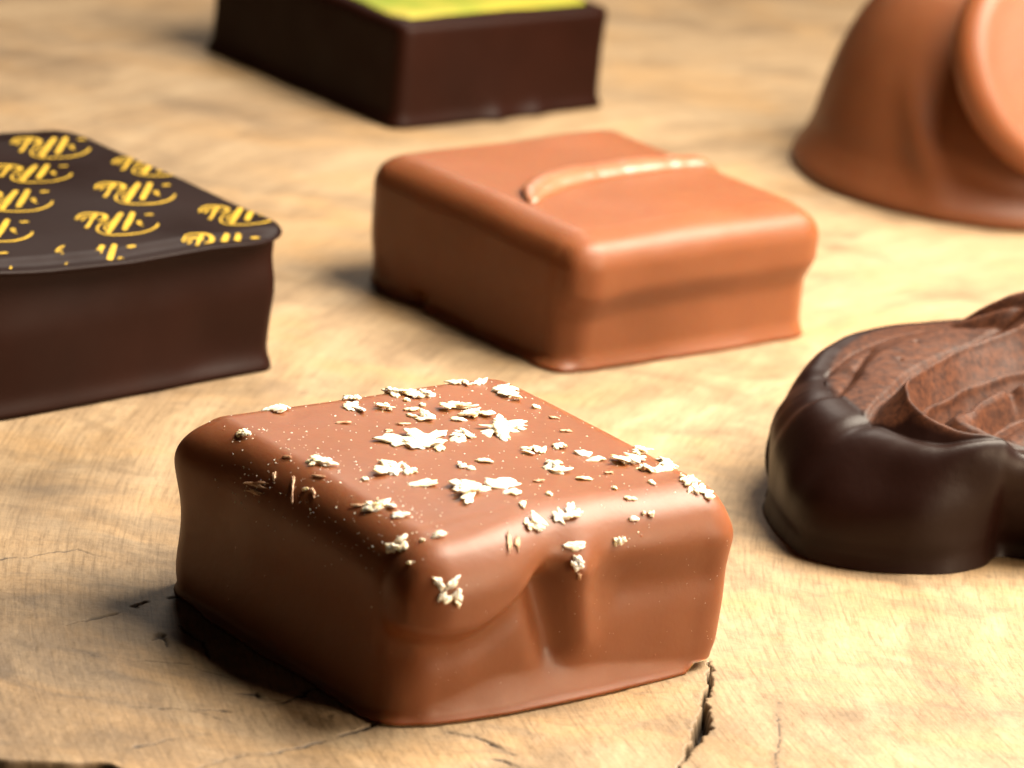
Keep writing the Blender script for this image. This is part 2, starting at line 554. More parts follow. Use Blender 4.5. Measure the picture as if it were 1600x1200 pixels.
# ------------------------------------------------------------------ praline with the white flakes
P1 = dict(cx=-0.351, cy=-5.965, yaw=0.674, a=1.56, b=1.53, h=1.39)
t1 = empty('milk_praline', (P1['cx'], P1['cy'], 0), P1['yaw'],
           'square milk chocolate praline sprinkled with white flakes, nearest the camera', 'chocolate', 'square milk chocolate pralines')


def shape1(p, n):
    x, y, z = p.T
    p = p.copy()
    a, b, h = P1['a'], P1['b'], P1['h']
    side = 1 - np.abs(n[:, 2])
    wA = sstep(0.25, 0.8, -n[:, 1])
    wB = sstep(0.3, 0.85, -n[:, 0])
    off = np.zeros(len(p))
    # drooping lip over the near corner
    zl = sinterp(x, [-1.6, -1.35, -1.07, -0.74, -0.48, -0.30, 0.0, 1.5], [.66, .63, .60, .72, .90, 1.0, .9, .80])
    amp = sinterp(x, [-1.6, -1.3, -1.0, -0.7, -0.45, -0.3, -0.1, 0.2, 0.8, 1.5], [.11, .18, .18, .15, .11, .05, .03, .035, .04, .02])
    soft = sinterp(x, [-1.5, -.4, 0, 1.5], [.24, .22, .3, .35])
    t = np.clip((z - (zl - soft * .3)) / soft, 0, 1)
    off += wA * amp * t * t * (3 - 2 * t)
    off -= wA * .02 * np.exp(-((z - zl + .13) / .11) ** 2) * (1 - sstep(-.7, -.3, x))
    # pinched fold and the ridge on its right
    def seg(px, pz, qx, qz, wd):
        dx, dz = qx - px, qz - pz
        tt = np.clip(((x - px) * dx + (z - pz) * dz) / (dx * dx + dz * dz), 0, 1)
        d = np.hypot(x - px - tt * dx, z - pz - tt * dz)
        return np.exp(-(d / wd) ** 2), tt
    g, tt = seg(-.34, .90, -.17, .40, .15)
    off -= wA * g * (.125 - .03 * tt)
    g, tt = seg(-.06, .95, .08, .45, .16)
    off += wA * g * (.085 - .035 * tt)
    g, _ = seg(.0, 1.3, -.02, 1.0, .2)
    off += wA * g * .03
    g, _ = seg(-.9, .38, -.5, .42, .3)
    off += wA * g * .02
    # concave band below the top edge on the right half, fuller corner
    g, _ = seg(.45, .76, 1.2, .74, .16)
    off -= wA * g * .035
    g, _ = seg(1.40, 1.0, 1.42, .2, .14)
    off += wA * g * .035
    # foot that spreads out along the near face
    fa = sinterp(x, [-1.45, -1.15, -.6, .1, .8, 1.12, 1.2], [.01, .05, .11, .10, .05, .025, 0])
    fh = sinterp(x, [-1.4, -.7, .2, 1.1], [.08, .28, .22, .10])
    ft = np.clip(1 - z / fh, 0, 1)
    off += wA * fa * ft ** 1.3
    off += wA * .018 * np.exp(-(z / .03) ** 2) * (x < 1.12)
    # left face: gently hollow, thin flange on the wood
    off += wB * (-.02 * np.exp(-((z - .50) / .25) ** 2) + .01 * np.exp(-((z - .85) / .2) ** 2))
    off += wB * (.05 + .03 * vnoise(y * 3, y * 0, 77)) * np.exp(-(z / .035) ** 2)
    wL = sstep(.6, 1.3, y) * wB
    off += wL * (.02 * np.exp(-((z - .45) / .3) ** 2) + .09 * np.exp(-((z - 1.12) / .3) ** 2) - .03 * np.exp(-(z / .15) ** 2))
    # handmade waviness
    off += side * (.022 * vn3(p, 1.1, 50) + .008 * vn3(p, 3.1, 60))
    hn = n.copy()
    hn[:, 2] *= .35
    p += hn * off[:, None]
    # top: almost flat, a little higher at the back, near corner sagging slightly
    topw = sstep(.5, .95, n[:, 2])
    p[:, 2] += topw * (.012 * vnoise(x * 1.3, y * 1.3, 70) + .02 * np.exp(-((x + .1) ** 2 + (y + 1.0) ** 2) / .5))
    p[:, 2] -= .05 * np.exp(-((x + 1.4) ** 2 + (y + 1.4) ** 2) / .35) * sstep(.6, 1.2, z)
    # lifted notch near the right corner
    nt_ = sstep(1.12, 1.2, x) * (1 - sstep(1.55, 1.6, x)) * (y < -1.0)
    p[:, 2] = np.where((p[:, 2] < .06) & (nt_ > 0), p[:, 2] + nt_ * (.06 - p[:, 2]), p[:, 2])
    # undercut far right corner
    p[:, 0] -= .04 * sstep(1.2, 1.5, x) * np.exp(-(z / .2) ** 2)
    return p


v, f = shell_box(P1['a'], P1['b'], P1['h'], .36, .42, .02, shape1)
coat1 = link_mesh('chocolate_coating', v, f, MILK, t1)
bvh1 = BVHTree.FromPolygons([tuple(q) for q in v.tolist()], f)

# ------------------------------------------------------------------ flakes on it (local cm: centre, long axis, short axis)
#FLAKES_BEGIN
FL = [
    ((-0.19, 0.201, 1.4), (0.206, -0.086, 0.002), (0.117, 0.162, -0.003), 'c'),
    ((0.522, 0.173, 1.4), (0.167, -0.064, -0.0), (0.12, 0.16, -0.001), 'c'),
    ((0.514, 0.729, 1.399), (0.128, -0.055, 0.002), (0.061, 0.084, 0.001), 'c'),
    ((0.567, 0.533, 1.4), (0.111, -0.045, 0.001), (0.062, 0.084, 0.001), 'c'),
    ((-0.188, 1.01, 1.389), (0.082, -0.033, 0.001), (0.069, 0.098, -0.002), 'c'),
    ((-0.023, 0.91, 1.391), (0.055, -0.022, 0.0), (0.069, 0.097, -0.001), 'c'),
    ((0.289, 1.262, 1.373), (0.013, -0.127, 0.039), (0.093, 0.125, -0.036), 'c'),
    ((0.405, 1.092, 1.393), (0.108, -0.05, 0.003), (0.057, 0.079, -0.0), 'c'),
    ((0.973, 1.206, 1.392), (0.142, -0.072, 0.006), (0.035, 0.047, -0.006), 'c'),
    ((0.947, 1.195, 1.394), (0.022, -0.011, 0.001), (0.027, 0.036, -0.004), 's'),
    ((1.117, 0.92, 1.399), (0.086, -0.032, -0.0), (0.082, 0.109, -0.002), 'c'),
    ((1.081, 0.751, 1.4), (0.068, -0.024, -0.0), (0.078, 0.105, -0.0), 'c'),
    ((-0.117, 1.211, 1.382), (0.055, -0.046, 0.008), (0.04, 0.056, -0.01), 'c'),
    ((-0.766, 1.219, 1.382), (0.097, -0.077, 0.013), (0.056, 0.081, -0.014), 'c'),
    ((0.159, 0.627, 1.394), (0.127, -0.054, 0.002), (0.043, 0.06, -0.0), 'c'),
    ((0.127, 0.121, 1.401), (0.078, -0.031, 0.0), (0.088, 0.12, -0.002), 'c'),
    ((-0.09, 0.567, 1.393), (0.055, -0.022, 0.0), (0.018, 0.025, -0.0), 'w'),
    ((-0.306, 0.462, 1.394), (0.04, -0.017, 0.0), (0.027, 0.038, -0.001), 'w'),
    ((0.359, 0.493, 1.397), (0.054, -0.023, 0.001), (0.027, 0.037, 0.0), 's'),
    ((-0.863, -0.273, 1.395), (0.123, -0.05, 0.001), (0.079, 0.113, 0.004), 'c'),
    ((-0.678, -0.333, 1.396), (0.097, -0.04, 0.0), (0.038, 0.053, 0.002), 'c'),
    ((-0.741, -0.58, 1.389), (0.108, -0.047, 0.002), (0.03, 0.041, 0.002), 's'),
    ((-0.733, -0.129, 1.399), (0.058, -0.023, 0.0), (0.02, 0.028, 0.0), 's'),
    ((-0.264, -0.396, 1.403), (0.044, -0.019, 0.001), (0.029, 0.039, 0.0), 'c'),
    ((-0.227, -0.471, 1.403), (0.031, -0.013, 0.0), (0.017, 0.022, 0.0), 's'),
    ((-0.032, -0.372, 1.404), (0.063, -0.025, -0.0), (0.026, 0.035, -0.0), 's'),
    ((-0.527, -0.872, 1.395), (0.121, -0.067, 0.006), (0.11, 0.149, 0.004), 'c'),
    ((-0.22, -0.852, 1.407), (0.136, -0.065, 0.004), (0.05, 0.067, 0.0), 's'),
    ((-0.26, -1.013, 1.407), (0.059, -0.029, 0.002), (0.037, 0.049, 0.001), 's'),
    ((-1.258, -0.772, 1.363), (0.095, -0.085, 0.016), (0.044, 0.064, 0.013), 'c'),
    ((-1.232, -0.987, 1.356), (0.043, -0.033, 0.005), (0.025, 0.036, 0.006), 's'),
    ((-1.427, -1.247, 1.238), (0.038, -0.06, 0.016), (0.051, 0.083, 0.077), 'c'),
    ((-1.279, -1.678, 1.081), (0.105, -0.024, -0.007), (0.009, 0.021, 0.055), 'c'),
    ((-1.263, -1.708, 0.994), (0.116, -0.024, -0.009), (0.001, 0.009, 0.051), 'c'),
    ((-1.327, 0.859, 1.363), (0.034, -0.058, 0.015), (0.032, 0.051, 0.014), 'c'),
    ((-1.288, 0.877, 1.377), (0.027, -0.034, 0.008), (0.017, 0.026, 0.005), 'w'),
    ((-1.2, 0.077, 1.391), (0.109, -0.054, 0.004), (0.059, 0.086, 0.002), 'c'),
    ((-1.501, 0.34, 1.191), (0.021, -0.138, 0.044), (0.02, 0.034, 0.035), 'w'),
    ((-1.532, 0.35, 1.118), (0.01, -0.101, 0.033), (0.007, 0.013, 0.019), 'w'),
    ((-1.45, -0.019, 1.27), (0.059, 0.097, 0.067), (0.013, -0.052, 0.016), 'w'),
    ((-1.434, -0.123, 1.288), (0.008, -0.027, 0.008), (0.006, 0.009, 0.006), 's'),
    ((0.465, -0.323, 1.399), (0.095, -0.032, -0.002), (0.049, 0.065, 0.0), 'c'),
    ((0.397, -0.654, 1.397), (0.067, -0.021, -0.002), (0.115, 0.15, -0.003), 'c'),
    ((0.704, -0.316, 1.396), (0.067, -0.023, -0.001), (0.043, 0.056, 0.001), 'c'),
    ((0.798, -0.491, 1.391), (0.057, -0.019, -0.001), (0.031, 0.04, 0.001), 's'),
    ((0.804, -0.623, 1.389), (0.076, -0.026, -0.001), (0.022, 0.029, 0.0), 's'),
    ((1.04, -0.746, 1.384), (0.105, -0.035, -0.002), (0.084, 0.107, -0.001), 'c'),
    ((1.055, -0.932, 1.384), (0.095, -0.032, -0.002), (0.045, 0.057, -0.001), 'c'),
    ((1.181, -1.229, 1.377), (0.093, -0.02, -0.006), (0.05, 0.064, 0.013), 'c'),
    ((1.207, -1.353, 1.336), (0.098, -0.008, -0.01), (0.051, 0.068, 0.031), 'c'),
    ((1.323, -0.829, 1.355), (0.139, 0.112, -0.055), (0.1, 0.118, -0.04), 'c'),
    ((1.313, -0.526, 1.362), (0.06, 0.047, -0.023), (0.1, 0.12, -0.037), 'c'),
    ((0.448, -0.957, 1.398), (0.063, -0.018, -0.002), (0.024, 0.03, -0.001), 's'),
    ((-0.356, -1.426, 1.333), (0.097, -0.003, -0.013), (0.049, 0.071, 0.041), 'c'),
    ((-0.333, -1.234, 1.4), (0.031, 0.042, 0.01), (0.024, -0.007, -0.001), 's'),
    ((-0.048, -1.406, 1.342), (0.109, -0.018, -0.009), (0.038, 0.055, 0.034), 'c'),
    ((0.513, -1.473, 1.258), (0.05, -0.005, -0.005), (0.005, 0.007, 0.009), 's'),
    ((0.634, -1.468, 1.264), (0.056, -0.005, -0.006), (0.014, 0.023, 0.025), 'c'),
    ((0.327, -1.541, 1.141), (0.058, -0.002, -0.008), (0.009, 0.019, 0.045), 'c'),
    ((-0.087, -1.567, 1.169), (0.092, -0.016, -0.007), (0.007, 0.011, 0.017), 's'),
    ((-0.104, -1.631, 1.053), (0.049, -0.019, -0.0), (0.009, 0.023, 0.067), 'c'),
    ((-0.677, -1.553, 1.272), (0.034, 0.054, 0.058), (0.046, -0.001, -0.006), 'w'),
    ((-0.606, -1.559, 1.254), (0.026, 0.043, 0.049), (0.035, 0.001, -0.005), 'w'),
    ((1.062, 0.24, 1.398), (0.044, -0.015, -0.001), (0.042, 0.055, -0.0), 'w'),
    ((0.979, -0.043, 1.398), (0.048, -0.016, -0.001), (0.033, 0.043, -0.0), 'w'),
    ((1.104, 0.505, 1.399), (0.029, -0.01, -0.0), (0.019, 0.025, 0.0), 's'),
    ((0.047, -0.905, 1.409), (0.055, -0.02, -0.0), (0.023, 0.03, -0.001), 'w'),
    ((-0.033, -1.156, 1.41), (0.022, -0.009, -0.0), (0.017, 0.022, 0.0), 's'),
    ((0.573, -1.335, 1.355), (0.048, -0.007, -0.004), (0.009, 0.012, 0.005), 's'),
    ((0.89, -1.185, 1.386), (0.024, -0.008, -0.001), (0.022, 0.027, 0.0), 's'),
    ((0.71, -0.904, 1.39), (0.038, -0.013, -0.001), (0.014, 0.018, -0.0), 'w'),
    ((0.534, -1.197, 1.393), (0.02, -0.005, -0.001), (0.011, 0.015, 0.001), 's'),
    ((-1.159, -1.384, 1.329), (0.038, -0.017, 0.001), (0.033, 0.047, 0.008), 'c'),
    ((-0.495, 0.763, 1.39), (0.068, -0.027, 0.0), (0.017, 0.024, 0.0), 'w'),
    ((0.161, 0.818, 1.393), (0.055, -0.023, 0.001), (0.018, 0.025, 0.0), 's'),
    ((0.304, 0.869, 1.395), (0.027, -0.012, 0.001), (0.013, 0.019, 0.0), 's'),
    ((0.264, 1.021, 1.392), (0.022, -0.01, 0.001), (0.018, 0.026, -0.0), 's'),
    ((0.045, 0.234, 1.399), (0.02, 0.027, -0.0), (0.018, -0.007, 0.0), 's'),
    ((-0.359, 0.112, 1.401), (0.027, -0.011, 0.0), (0.022, 0.03, -0.0), 's'),
    ((-0.189, -0.022, 1.403), (0.04, -0.017, 0.0), (0.031, 0.042, -0.0), 's'),
    ((-1.351, -0.655, 1.336), (0.025, -0.042, 0.011), (0.012, 0.018, 0.007), 'w'),
    ((-1.082, -0.344, 1.389), (0.026, -0.011, 0.0), (0.015, 0.021, 0.001), 's'),
    ((-1.428, -0.212, 1.293), (0.024, 0.039, 0.023), (0.011, -0.032, 0.009), 'w'),
    ((-1.452, 0.241, 1.266), (0.019, 0.031, 0.021), (0.006, -0.023, 0.007), 'w'),
    ((-1.313, -0.115, 1.367), (0.037, -0.058, 0.015), (0.007, 0.01, 0.003), 'w'),
    ((-1.303, 0.31, 1.372), (0.022, -0.032, 0.008), (0.01, 0.015, 0.004), 'w'),
    ((-1.299, -1.366, 1.309), (0.012, -0.014, 0.003), (0.006, 0.009, 0.003), 's'),
    ((-1.462, -1.456, 1.196), (0.009, -0.017, 0.005), (0.004, 0.007, 0.006), 's'),
    ((-0.086, -1.651, 0.969), (-0.005, -0.0, 0.035), (0.017, -0.007, 0.0), 'w'),
]
#FLAKES_END


def shard(rng, c, ux, uy, uz, lx, ly, th, jag):
    """one thin irregular shaving"""
    n = 22
    ph = rng.rand(6) * 6.28
    ang = np.linspace(0, 2 * np.pi, n, endpoint=False)
    rad = 1 + jag * (.5 * np.sin(2 * ang + ph[0]) + .45 * np.sin(3 * ang + ph[4]) + .45 * np.sin(5 * ang + ph[1]) + .3 * np.sin(8 * ang + ph[2]) + .08 * rng.randn(n))
    rad = np.clip(rad, .25, 2)
    V = []
    bend = rng.uniform(-.25, .35)
    for k, (s, zz) in enumerate([(.97, -.5), (1.0, 0), (.86, .55), (.5, .9)]):
        for i in range(n):
            x_, y_ = rad[i] * s * math.cos(ang[i]), rad[i] * s * math.sin(ang[i])
            zz2 = zz * th * (1 + .5 * math.sin(4 * ang[i] + ph[3] + k)) + bend * ly * (x_ ** 2) * .5
            V.append(c + ux * (lx * x_) + uy * (ly * y_) + uz * zz2)
    V.append(c + uz * th * 1.0)
    V.append(c - uz * th * .5)
    F = grid_faces(n, 4, 0, False, True)
    for i in range(n):
        F.append((3 * n + i, 3 * n + (i + 1) % n, 4 * n))
        F.append((i, 4 * n + 1, (i + 1) % n))
    return V, F


def make_flake(name, spec, mat, rng):
    (cx, cy, cz), (ax, ay, az), (bx, by, bz), kind = spec
    c0 = np.array([cx, cy, cz])
    A, B = np.array([ax, ay, az]), np.array([bx, by, bz])
    la, lb = np.linalg.norm(A), np.linalg.norm(B)
    _, nrm, _, _ = bvh1.find_nearest(Vector(c0))
    nrm = np.array(nrm)
    V, F = [], []
    if kind == 'w':       # wisp: thin curl
        k = 2
    elif kind == 's':     # single chip
        k = 1
    else:
        k = int(np.clip(4 + la * lb * 200, 5, 16))
    ua = A / max(la, 1e-6)
    for i in range(k):
        if k == 1:
            c = c0.copy(); lx, ly = la, max(lb, la * .35)
        elif kind == 'w':
            c = c0 + A * rng.uniform(-.3, .3) + B * rng.uniform(-.5, .5); lx, ly = la * rng.uniform(.6, .9), .011
        else:
            r_, t_ = math.sqrt(rng.rand()) * .78, rng.rand() * 6.28
            c = c0 + A * r_ * math.cos(t_) + B * r_ * math.sin(t_)
            lx = (la + lb) * rng.uniform(.15, .36); ly = lx * rng.uniform(.35, .85)
        hit, nn, _, _ = bvh1.find_nearest(Vector(c))
        nn = np.array(nn)
        hgt = 0.004 if k <= 2 else rng.uniform(0.0, .032) * (1 - .5 * (r_ if k > 2 else 0))
        c = np.array(hit) + nn * (hgt + .004)
        # random frame, tilted
        if k <= 2:
            d = ua + .15 * rng.randn(3)
        else:
            d = ua * .8 + .9 * rng.randn(3)
        tilt = 0.12 if k <= 2 else .18
        uz = rot_n((nn + tilt * rng.randn(3) * np.array([1, 1, .3]))[None])[0]
        ux = d - uz * (d @ uz); ux /= np.linalg.norm(ux)
        uy = np.cross(uz, ux)
        th = rng.uniform(.007, .014) if kind != 's' else .012
        if kind == 'w': th = .007
        vv, ff = shard(rng, c, ux, uy, uz, lx, ly, th, .42 if kind != 's' else .28)
        o = len(V)
        V += vv
        F += [tuple(o + q for q in g) for g in ff]
    return link_mesh(name, V, F, mat, t1)


rng = np.random.RandomState(4)
for i, sp in enumerate(FL):
    make_flake('white_flake', sp, TAN if sp[3] == 'w' else FLAKE, rng)

# fine crumbs and dust of the same stuff
V, F = [], []
def crumb(c, nn, s):
    o = len(V)
    u = rot_n(np.cross(nn, rng.randn(3))[None])[0]
    w_ = np.cross(nn, u)
    pts = [c + u * s * rng.uniform(.7, 1.3), c + w_ * s * rng.uniform(.5, 1.1), c - u * s * rng.uniform(.7, 1.5), c - w_ * s * rng.uniform(.5, 1.1), c + nn * s * .7, c - nn * s * .3]
    V.extend(pts)
    for a_, b_ in ((0, 1), (1, 2), (2, 3), (3, 0)):
        F.append((o + a_, o + b_, o + 4)); F.append((o + b_, o + a_, o + 5))
for i in range(760):
    u_ = rng.rand()
    if u_ < .30:      # along the left top edge
        c = np.array([-1.25 + .22 * rng.randn(), rng.uniform(-1.3, .9), 1.25 - .15 * abs(rng.randn())])
    elif u_ < .55:    # over the top
        c = np.array([rng.uniform(-1.4, 1.4), rng.uniform(-1.4, 1.4), 1.32])
    elif u_ < .9 and FL:
        sp = FL[rng.randint(len(FL))]
        c = np.array(sp[0]) + .12 * rng.randn(3) * np.array([1, 1, .1])
    else:
        c = np.array([rng.uniform(-1.4, 1.4), -1.6, rng.uniform(.2, 1.1)])
    hit, nn, _, _ = bvh1.find_nearest(Vector(c))
    s = .004 + .006 * rng.rand() ** 2
    if u_ > .9: s = .003
    crumb(np.array(hit), np.array(nn), s)
cr = link_mesh('crumbs', V, F, FLAKE, t1, smooth=False)
cr['kind'] = 'stuff'

# ------------------------------------------------------------------ praline with the piped line
P2 = dict(a=1.50, b=1.54, h=1.235)
t2 = empty('milk_praline', (0.569, 2.578, 0), 0.708,
           'square milk chocolate praline with one raised line across its top, in the middle', 'chocolate', 'square milk chocolate pralines')


def shape2(p, n):
    x, y, z = p.T
    p = p.copy()
    side = 1 - np.abs(n[:, 2])
    wA = sstep(.25, .8, -n[:, 1])
    wB = sstep(.3, .85, -n[:, 0])
    off = side * (.02 * vn3(p, 1.0, 150) + .008 * vn3(p, 3.0, 160))
    zl = .58 + .012 * vnoise(x * 2.2, x * 0, 151) - .05 * np.exp(-((x + 1.2) / .25) ** 2)
    off += wA * (.10 * sstep(0, .30, z - zl + .12) - .03)
    off += wA * (.055 + .02 * vnoise(x * 2, x * 0, 155)) * np.clip(1 - z / .16, 0, 1) ** 1.5
    off += wB * .06 * np.exp(-(z / .05) ** 2) * (1 + .6 * vnoise(y * 3, y * 0, 152))
    off -= wB * .10 * np.exp(-((y - .55) / .12) ** 2 - (z / .10) ** 2)
    off -= sstep(.8, 1.4, y) * wB * .08 * np.exp(-(z / .3) ** 2)
    hn = n.copy(); hn[:, 2] *= .35
    p += hn * off[:, None]
    tw = sstep(.5, .95, n[:, 2])
    p[:, 2] += tw * .015 * vnoise(x * 1.2, y * 1.2, 153)
    p[:, 2] -= tw * .02 * (x * x + y * y) / 4
    return p


v, f = shell_box(P2['a'], P2['b'], P2['h'], .33, .32, .03, shape2)
link_mesh('chocolate_coating', v, f, MILK, t2)
bvh2 = BVHTree.FromPolygons([tuple(q) for q in v.tolist()], f)


def rope(path, radii, bvh, flat=.6, seed=3, wob=.1, ns=14):
    """a piped line lying on the surface"""
    P = np.array(path, float)
    d = np.r_[0, np.cumsum(np.linalg.norm(np.diff(P, axis=0), axis=1))]
    t = np.linspace(0, d[-1], 90)
    X = np.interp(t, d, P[:, 0]); Y = np.interp(t, d, P[:, 1]); R = np.interp(t, d, radii)
    for _ in range(3):
        X[1:-1] = (X[:-2] + X[1:-1] * 2 + X[2:]) / 4; Y[1:-1] = (Y[:-2] + Y[1:-1] * 2 + Y[2:]) / 4
    r = np.random.RandomState(seed)
    V = []
    for i in range(len(t)):
        j0, j1 = max(0, i - 1), min(len(t) - 1, i + 1)
        dx, dy = X[j1] - X[j0], Y[j1] - Y[j0]
        l = math.hypot(dx, dy); nx, ny = -dy / l, dx / l
        hit = bvh.ray_cast(Vector((X[i], Y[i], 3)), Vector((0, 0, -1)))[0]
        z0 = hit.z if hit else 1.15
        rr = R[i] * (1 + wob * vnoise(np.array([t[i] * 9]), np.array([0.5]), 88)[0])
        if i in (0, len(t) - 1): rr *= .15
        if i in (1, len(t) - 2): rr *= .7
        for k in range(ns):
            a = 2 * math.pi * k / ns
            c = math.cos(a) * rr; s = math.sin(a) * rr * flat
            sk = .25 * s
            V.append((X[i] + nx * (c + sk), Y[i] + ny * (c + sk), z0 + s + rr * flat * .25))
    F = grid_faces(ns, len(t), 0, False, True)
    F.append(tuple(range(ns - 1, -1, -1)))
    F.append(tuple(len(t) * ns - ns + k for k in range(ns)))
    return V, F


V, F = rope([(-1.15, -.48), (-.95, -.27), (-.65, -.12), (-.25, -.02), (.25, .02), (.93, .0), (1.45, -.06)], [.05, .12, .15, .15, .14, .13, .10], bvh2, .62, 3, .10)
link_mesh('piped_line', V, F, MILK_SHEEN, t2)

# ------------------------------------------------------------------ praline with the gold print
P3 = dict(a=1.80, b=1.60, h=1.27)
t3 = empty('printed_praline', (-4.435, -0.330, 0), 0.77,
           'dark chocolate praline with gold lettering printed all over its top, at the left edge', 'chocolate', 'square dark chocolate pralines')


def top3(x, y):
    return 1.265 - .035 * (x - .3) + .022 * (y + 1.6) + .03 * np.exp(-((x - 1.85) ** 2 + (y + 1.5) ** 2) / .15) + .02 * vnoise(x * 1.1, y * 1.1, 171) - .03 * np.exp(-((x + .3) ** 2 + (y + 1.6) ** 2) / .5)


def shape3(p, n):
    x, y, z = p.T
    p = p.copy()
    side = 1 - np.abs(n[:, 2])
    wA = sstep(.25, .8, -n[:, 1])
    off = side * (.03 * vn3(p, .9, 180) + .01 * vn3(p, 2.6, 190))
    off -= side * .05 * sstep(.65, 1.1, z)
    off -= wA * .06 * np.exp(-((x - 1.2) / .5) ** 2) * np.exp(-((z - .25) / .3) ** 2)
    off += side * .05 * np.exp(-(z / .10) ** 2)
    hn = n.copy(); hn[:, 2] *= .3
    p += hn * off[:, None]
    p[:, 2] += sstep(.8, 1.2, z) * (top3(x, y) - 1.275)
    return p


v, f = shell_box(P3['a'], P3['b'], P3['h'], .16, .06, .04, shape3)
link_mesh('body', v, f, DARK, t3)


def plate(a, b, rc, top, th, wob, seed, nseg=240, rings=22, mat=None, name='', parent=None):
    """thin sheet with rounded corners that follows top(x, y); its rim is a little uneven"""
    ang = np.linspace(0, 2 * np.pi, nseg, endpoint=False)
    e = 2 / 9.0
    ox = a * np.sign(np.cos(ang)) * np.abs(np.cos(ang)) ** e
    oy = b * np.sign(np.sin(ang)) * np.abs(np.sin(ang)) ** e
    k = 1 + wob * vnoise(ang * 2.3, ang * 0 + .3, seed)
    k = (k + np.roll(k, 1) + np.roll(k, -1)) / 3
    ox, oy = ox * k, oy * k
    V = []
    for j in range(1, rings + 1):
        s = j / rings
        X, Y = ox * s, oy * s
        V.append(np.c_[X, Y, top(X, Y)])
    X, Y = ox * 1.008, oy * 1.008
    V.append(np.c_[X, Y, top(ox, oy) - th * .5])
    X, Y = ox * .99, oy * .99
    V.append(np.c_[X, Y, top(ox, oy) - th])
    V.append(np.c_[ox * .8, oy * .8, top(ox * .8, oy * .8) - th - .03])
    V = np.vstack(V + [[[0, 0, top(np.array([0.]), np.array([0.]))[0]]]])
    F = grid_faces(nseg, rings + 3, 0, True, True)
    c = len(V) - 1
    for i in range(nseg):
        F.append((c, i, (i + 1) % nseg))
    return link_mesh(name, V, F, mat, parent), (ox, oy)


def lip3(x, y):
    return top3(x, y) + .025 - .03 * sstep(1.45, 1.62, np.abs(y)) * (1 - sstep(1.5, 1.8, x)) - .03 * sstep(1.7, 1.9, -x)


pl3, out3 = plate(1.88, 1.71, .2, lip3, .045, .012, 7, mat=DARK_TOP, name='top_plate', parent=t3, rings=70)

LOGO = [  # strokes on a unit square: points, half width at each point
    ([(.02, .62), (.06, .80), (.14, .90), (.24, .90), (.33, .90), (.385, .80), (.36, .66), (.29, .60)], [.012, .022, .035, .05, .05, .05, .035, .02]),
    ([(.03, .60), (.10, .72), (.20, .76), (.27, .74)], [.012, .02, .035, .03]),
    ([(.26, .88), (.21, .62), (.18, .40), (.15, .26)], [.03, .03, .028, .035]),
    ([(.13, .66), (.09, .56)], [.02, .018]),
    ([(.56, .97), (.51, .70), (.46, .40), (.41, .08)], [.045, .055, .055, .04]),
    ([(.70, 1.02), (.67, .75), (.635, .50), (.60, .24)], [.045, .055, .055, .045]),
    ([(.46, .62), (.40, .60), (.32, .46), (.275, .28), (.29, .12), (.36, .03), (.45, .0), (.62, .03), (.80, .11), (.92, .26), (.99, .44), (1.0, .56)],
     [.012, .014, .016, .02, .024, .026, .03, .03, .028, .026, .024, .014]),
    ([(.42, .48), (.37, .36), (.36, .24), (.40, .14)], [.014, .016, .016, .014]),
    ([(.77, .50), (.80, .58), (.78, .68), (.745, .60), (.77, .50), (.82, .44)], [.018] * 6),
    ([(.86, .95), (.93, .99)], [.04, .04]),
]


def build_print():
    o = np.array([1.139, -0.295]); v1 = np.array((-0.705, -0.659)); v2 = np.array((0.529, -0.785))
    ex = np.array((0.676, -0.293)); ey = np.array((0.519, 0.665))
    V, F = [], []
    ox, oy = out3
    for i in range(-5, 6):
        for j in range(-5, 6):
            c = o + v1 * i + v2 * j
            if max(abs(c[0]), abs(c[1])) > 2.6: continue
            for pts, wd in LOGO:
                P = np.array(pts); Wd = np.array(wd)
                d = np.r_[0, np.cumsum(np.linalg.norm(np.diff(P, axis=0), axis=1))]
                t = np.linspace(0, d[-1], max(4, int(d[-1] / .035)))
                X = np.interp(t, d, P[:, 0]); Y = np.interp(t, d, P[:, 1]) * .78 + .11; R = np.interp(t, d, Wd)
                if len(t) > 4:
                    X[1:-1] = (X[:-2] + 2 * X[1:-1] + X[2:]) / 4; Y[1:-1] = (Y[:-2] + 2 * Y[1:-1] + Y[2:]) / 4
                Q = c + np.outer(X - .5, ex) + np.outer(Y - .5, ey)
                D = np.gradient(Q, axis=0); D /= np.linalg.norm(D, axis=1)[:, None]
                Nn = np.c_[-D[:, 1], D[:, 0]]
                R = R * .48
                # round ends
                Q = np.vstack([Q[0] - D[0] * R[0] * .7, Q, Q[-1] + D[-1] * R[-1] * .7])
                Nn = np.vstack([Nn[0], Nn, Nn[-1]]); R = np.r_[R[0] * .4, R, R[-1] * .4]
                for k in range(len(Q) - 1):
                    quad = [Q[k] - Nn[k] * R[k], Q[k + 1] - Nn[k + 1] * R[k + 1], Q[k + 1] + Nn[k + 1] * R[k + 1], Q[k] + Nn[k] * R[k]]
                    if max(abs(q[1]) for q in quad) > 1.665 or max(abs(q[0]) for q in quad) > 1.885: continue
                    if max(((abs(q[0]) / 1.88) ** 9 + (abs(q[1]) / 1.70) ** 9) for q in quad) > .97: continue
                    b = len(V)
                    for q in quad:
                        V.append((q[0], q[1], float(lip3(np.array([q[0]]), np.array([q[1]]))[0]) + .005))
                    F.append((b, b + 1, b + 2, b + 3))
    return link_mesh('gold_lettering', V, F, GOLD, t3)


build_print()

# ------------------------------------------------------------------ praline with the green top
t6 = empty('green_topped_praline', (-1.50, 10.38, 0), .705,
           'dark chocolate praline with a shiny lime green top, at the back', 'chocolate', 'square dark chocolate pralines')
P6 = dict(a=1.40, b=1.70, h=1.12)


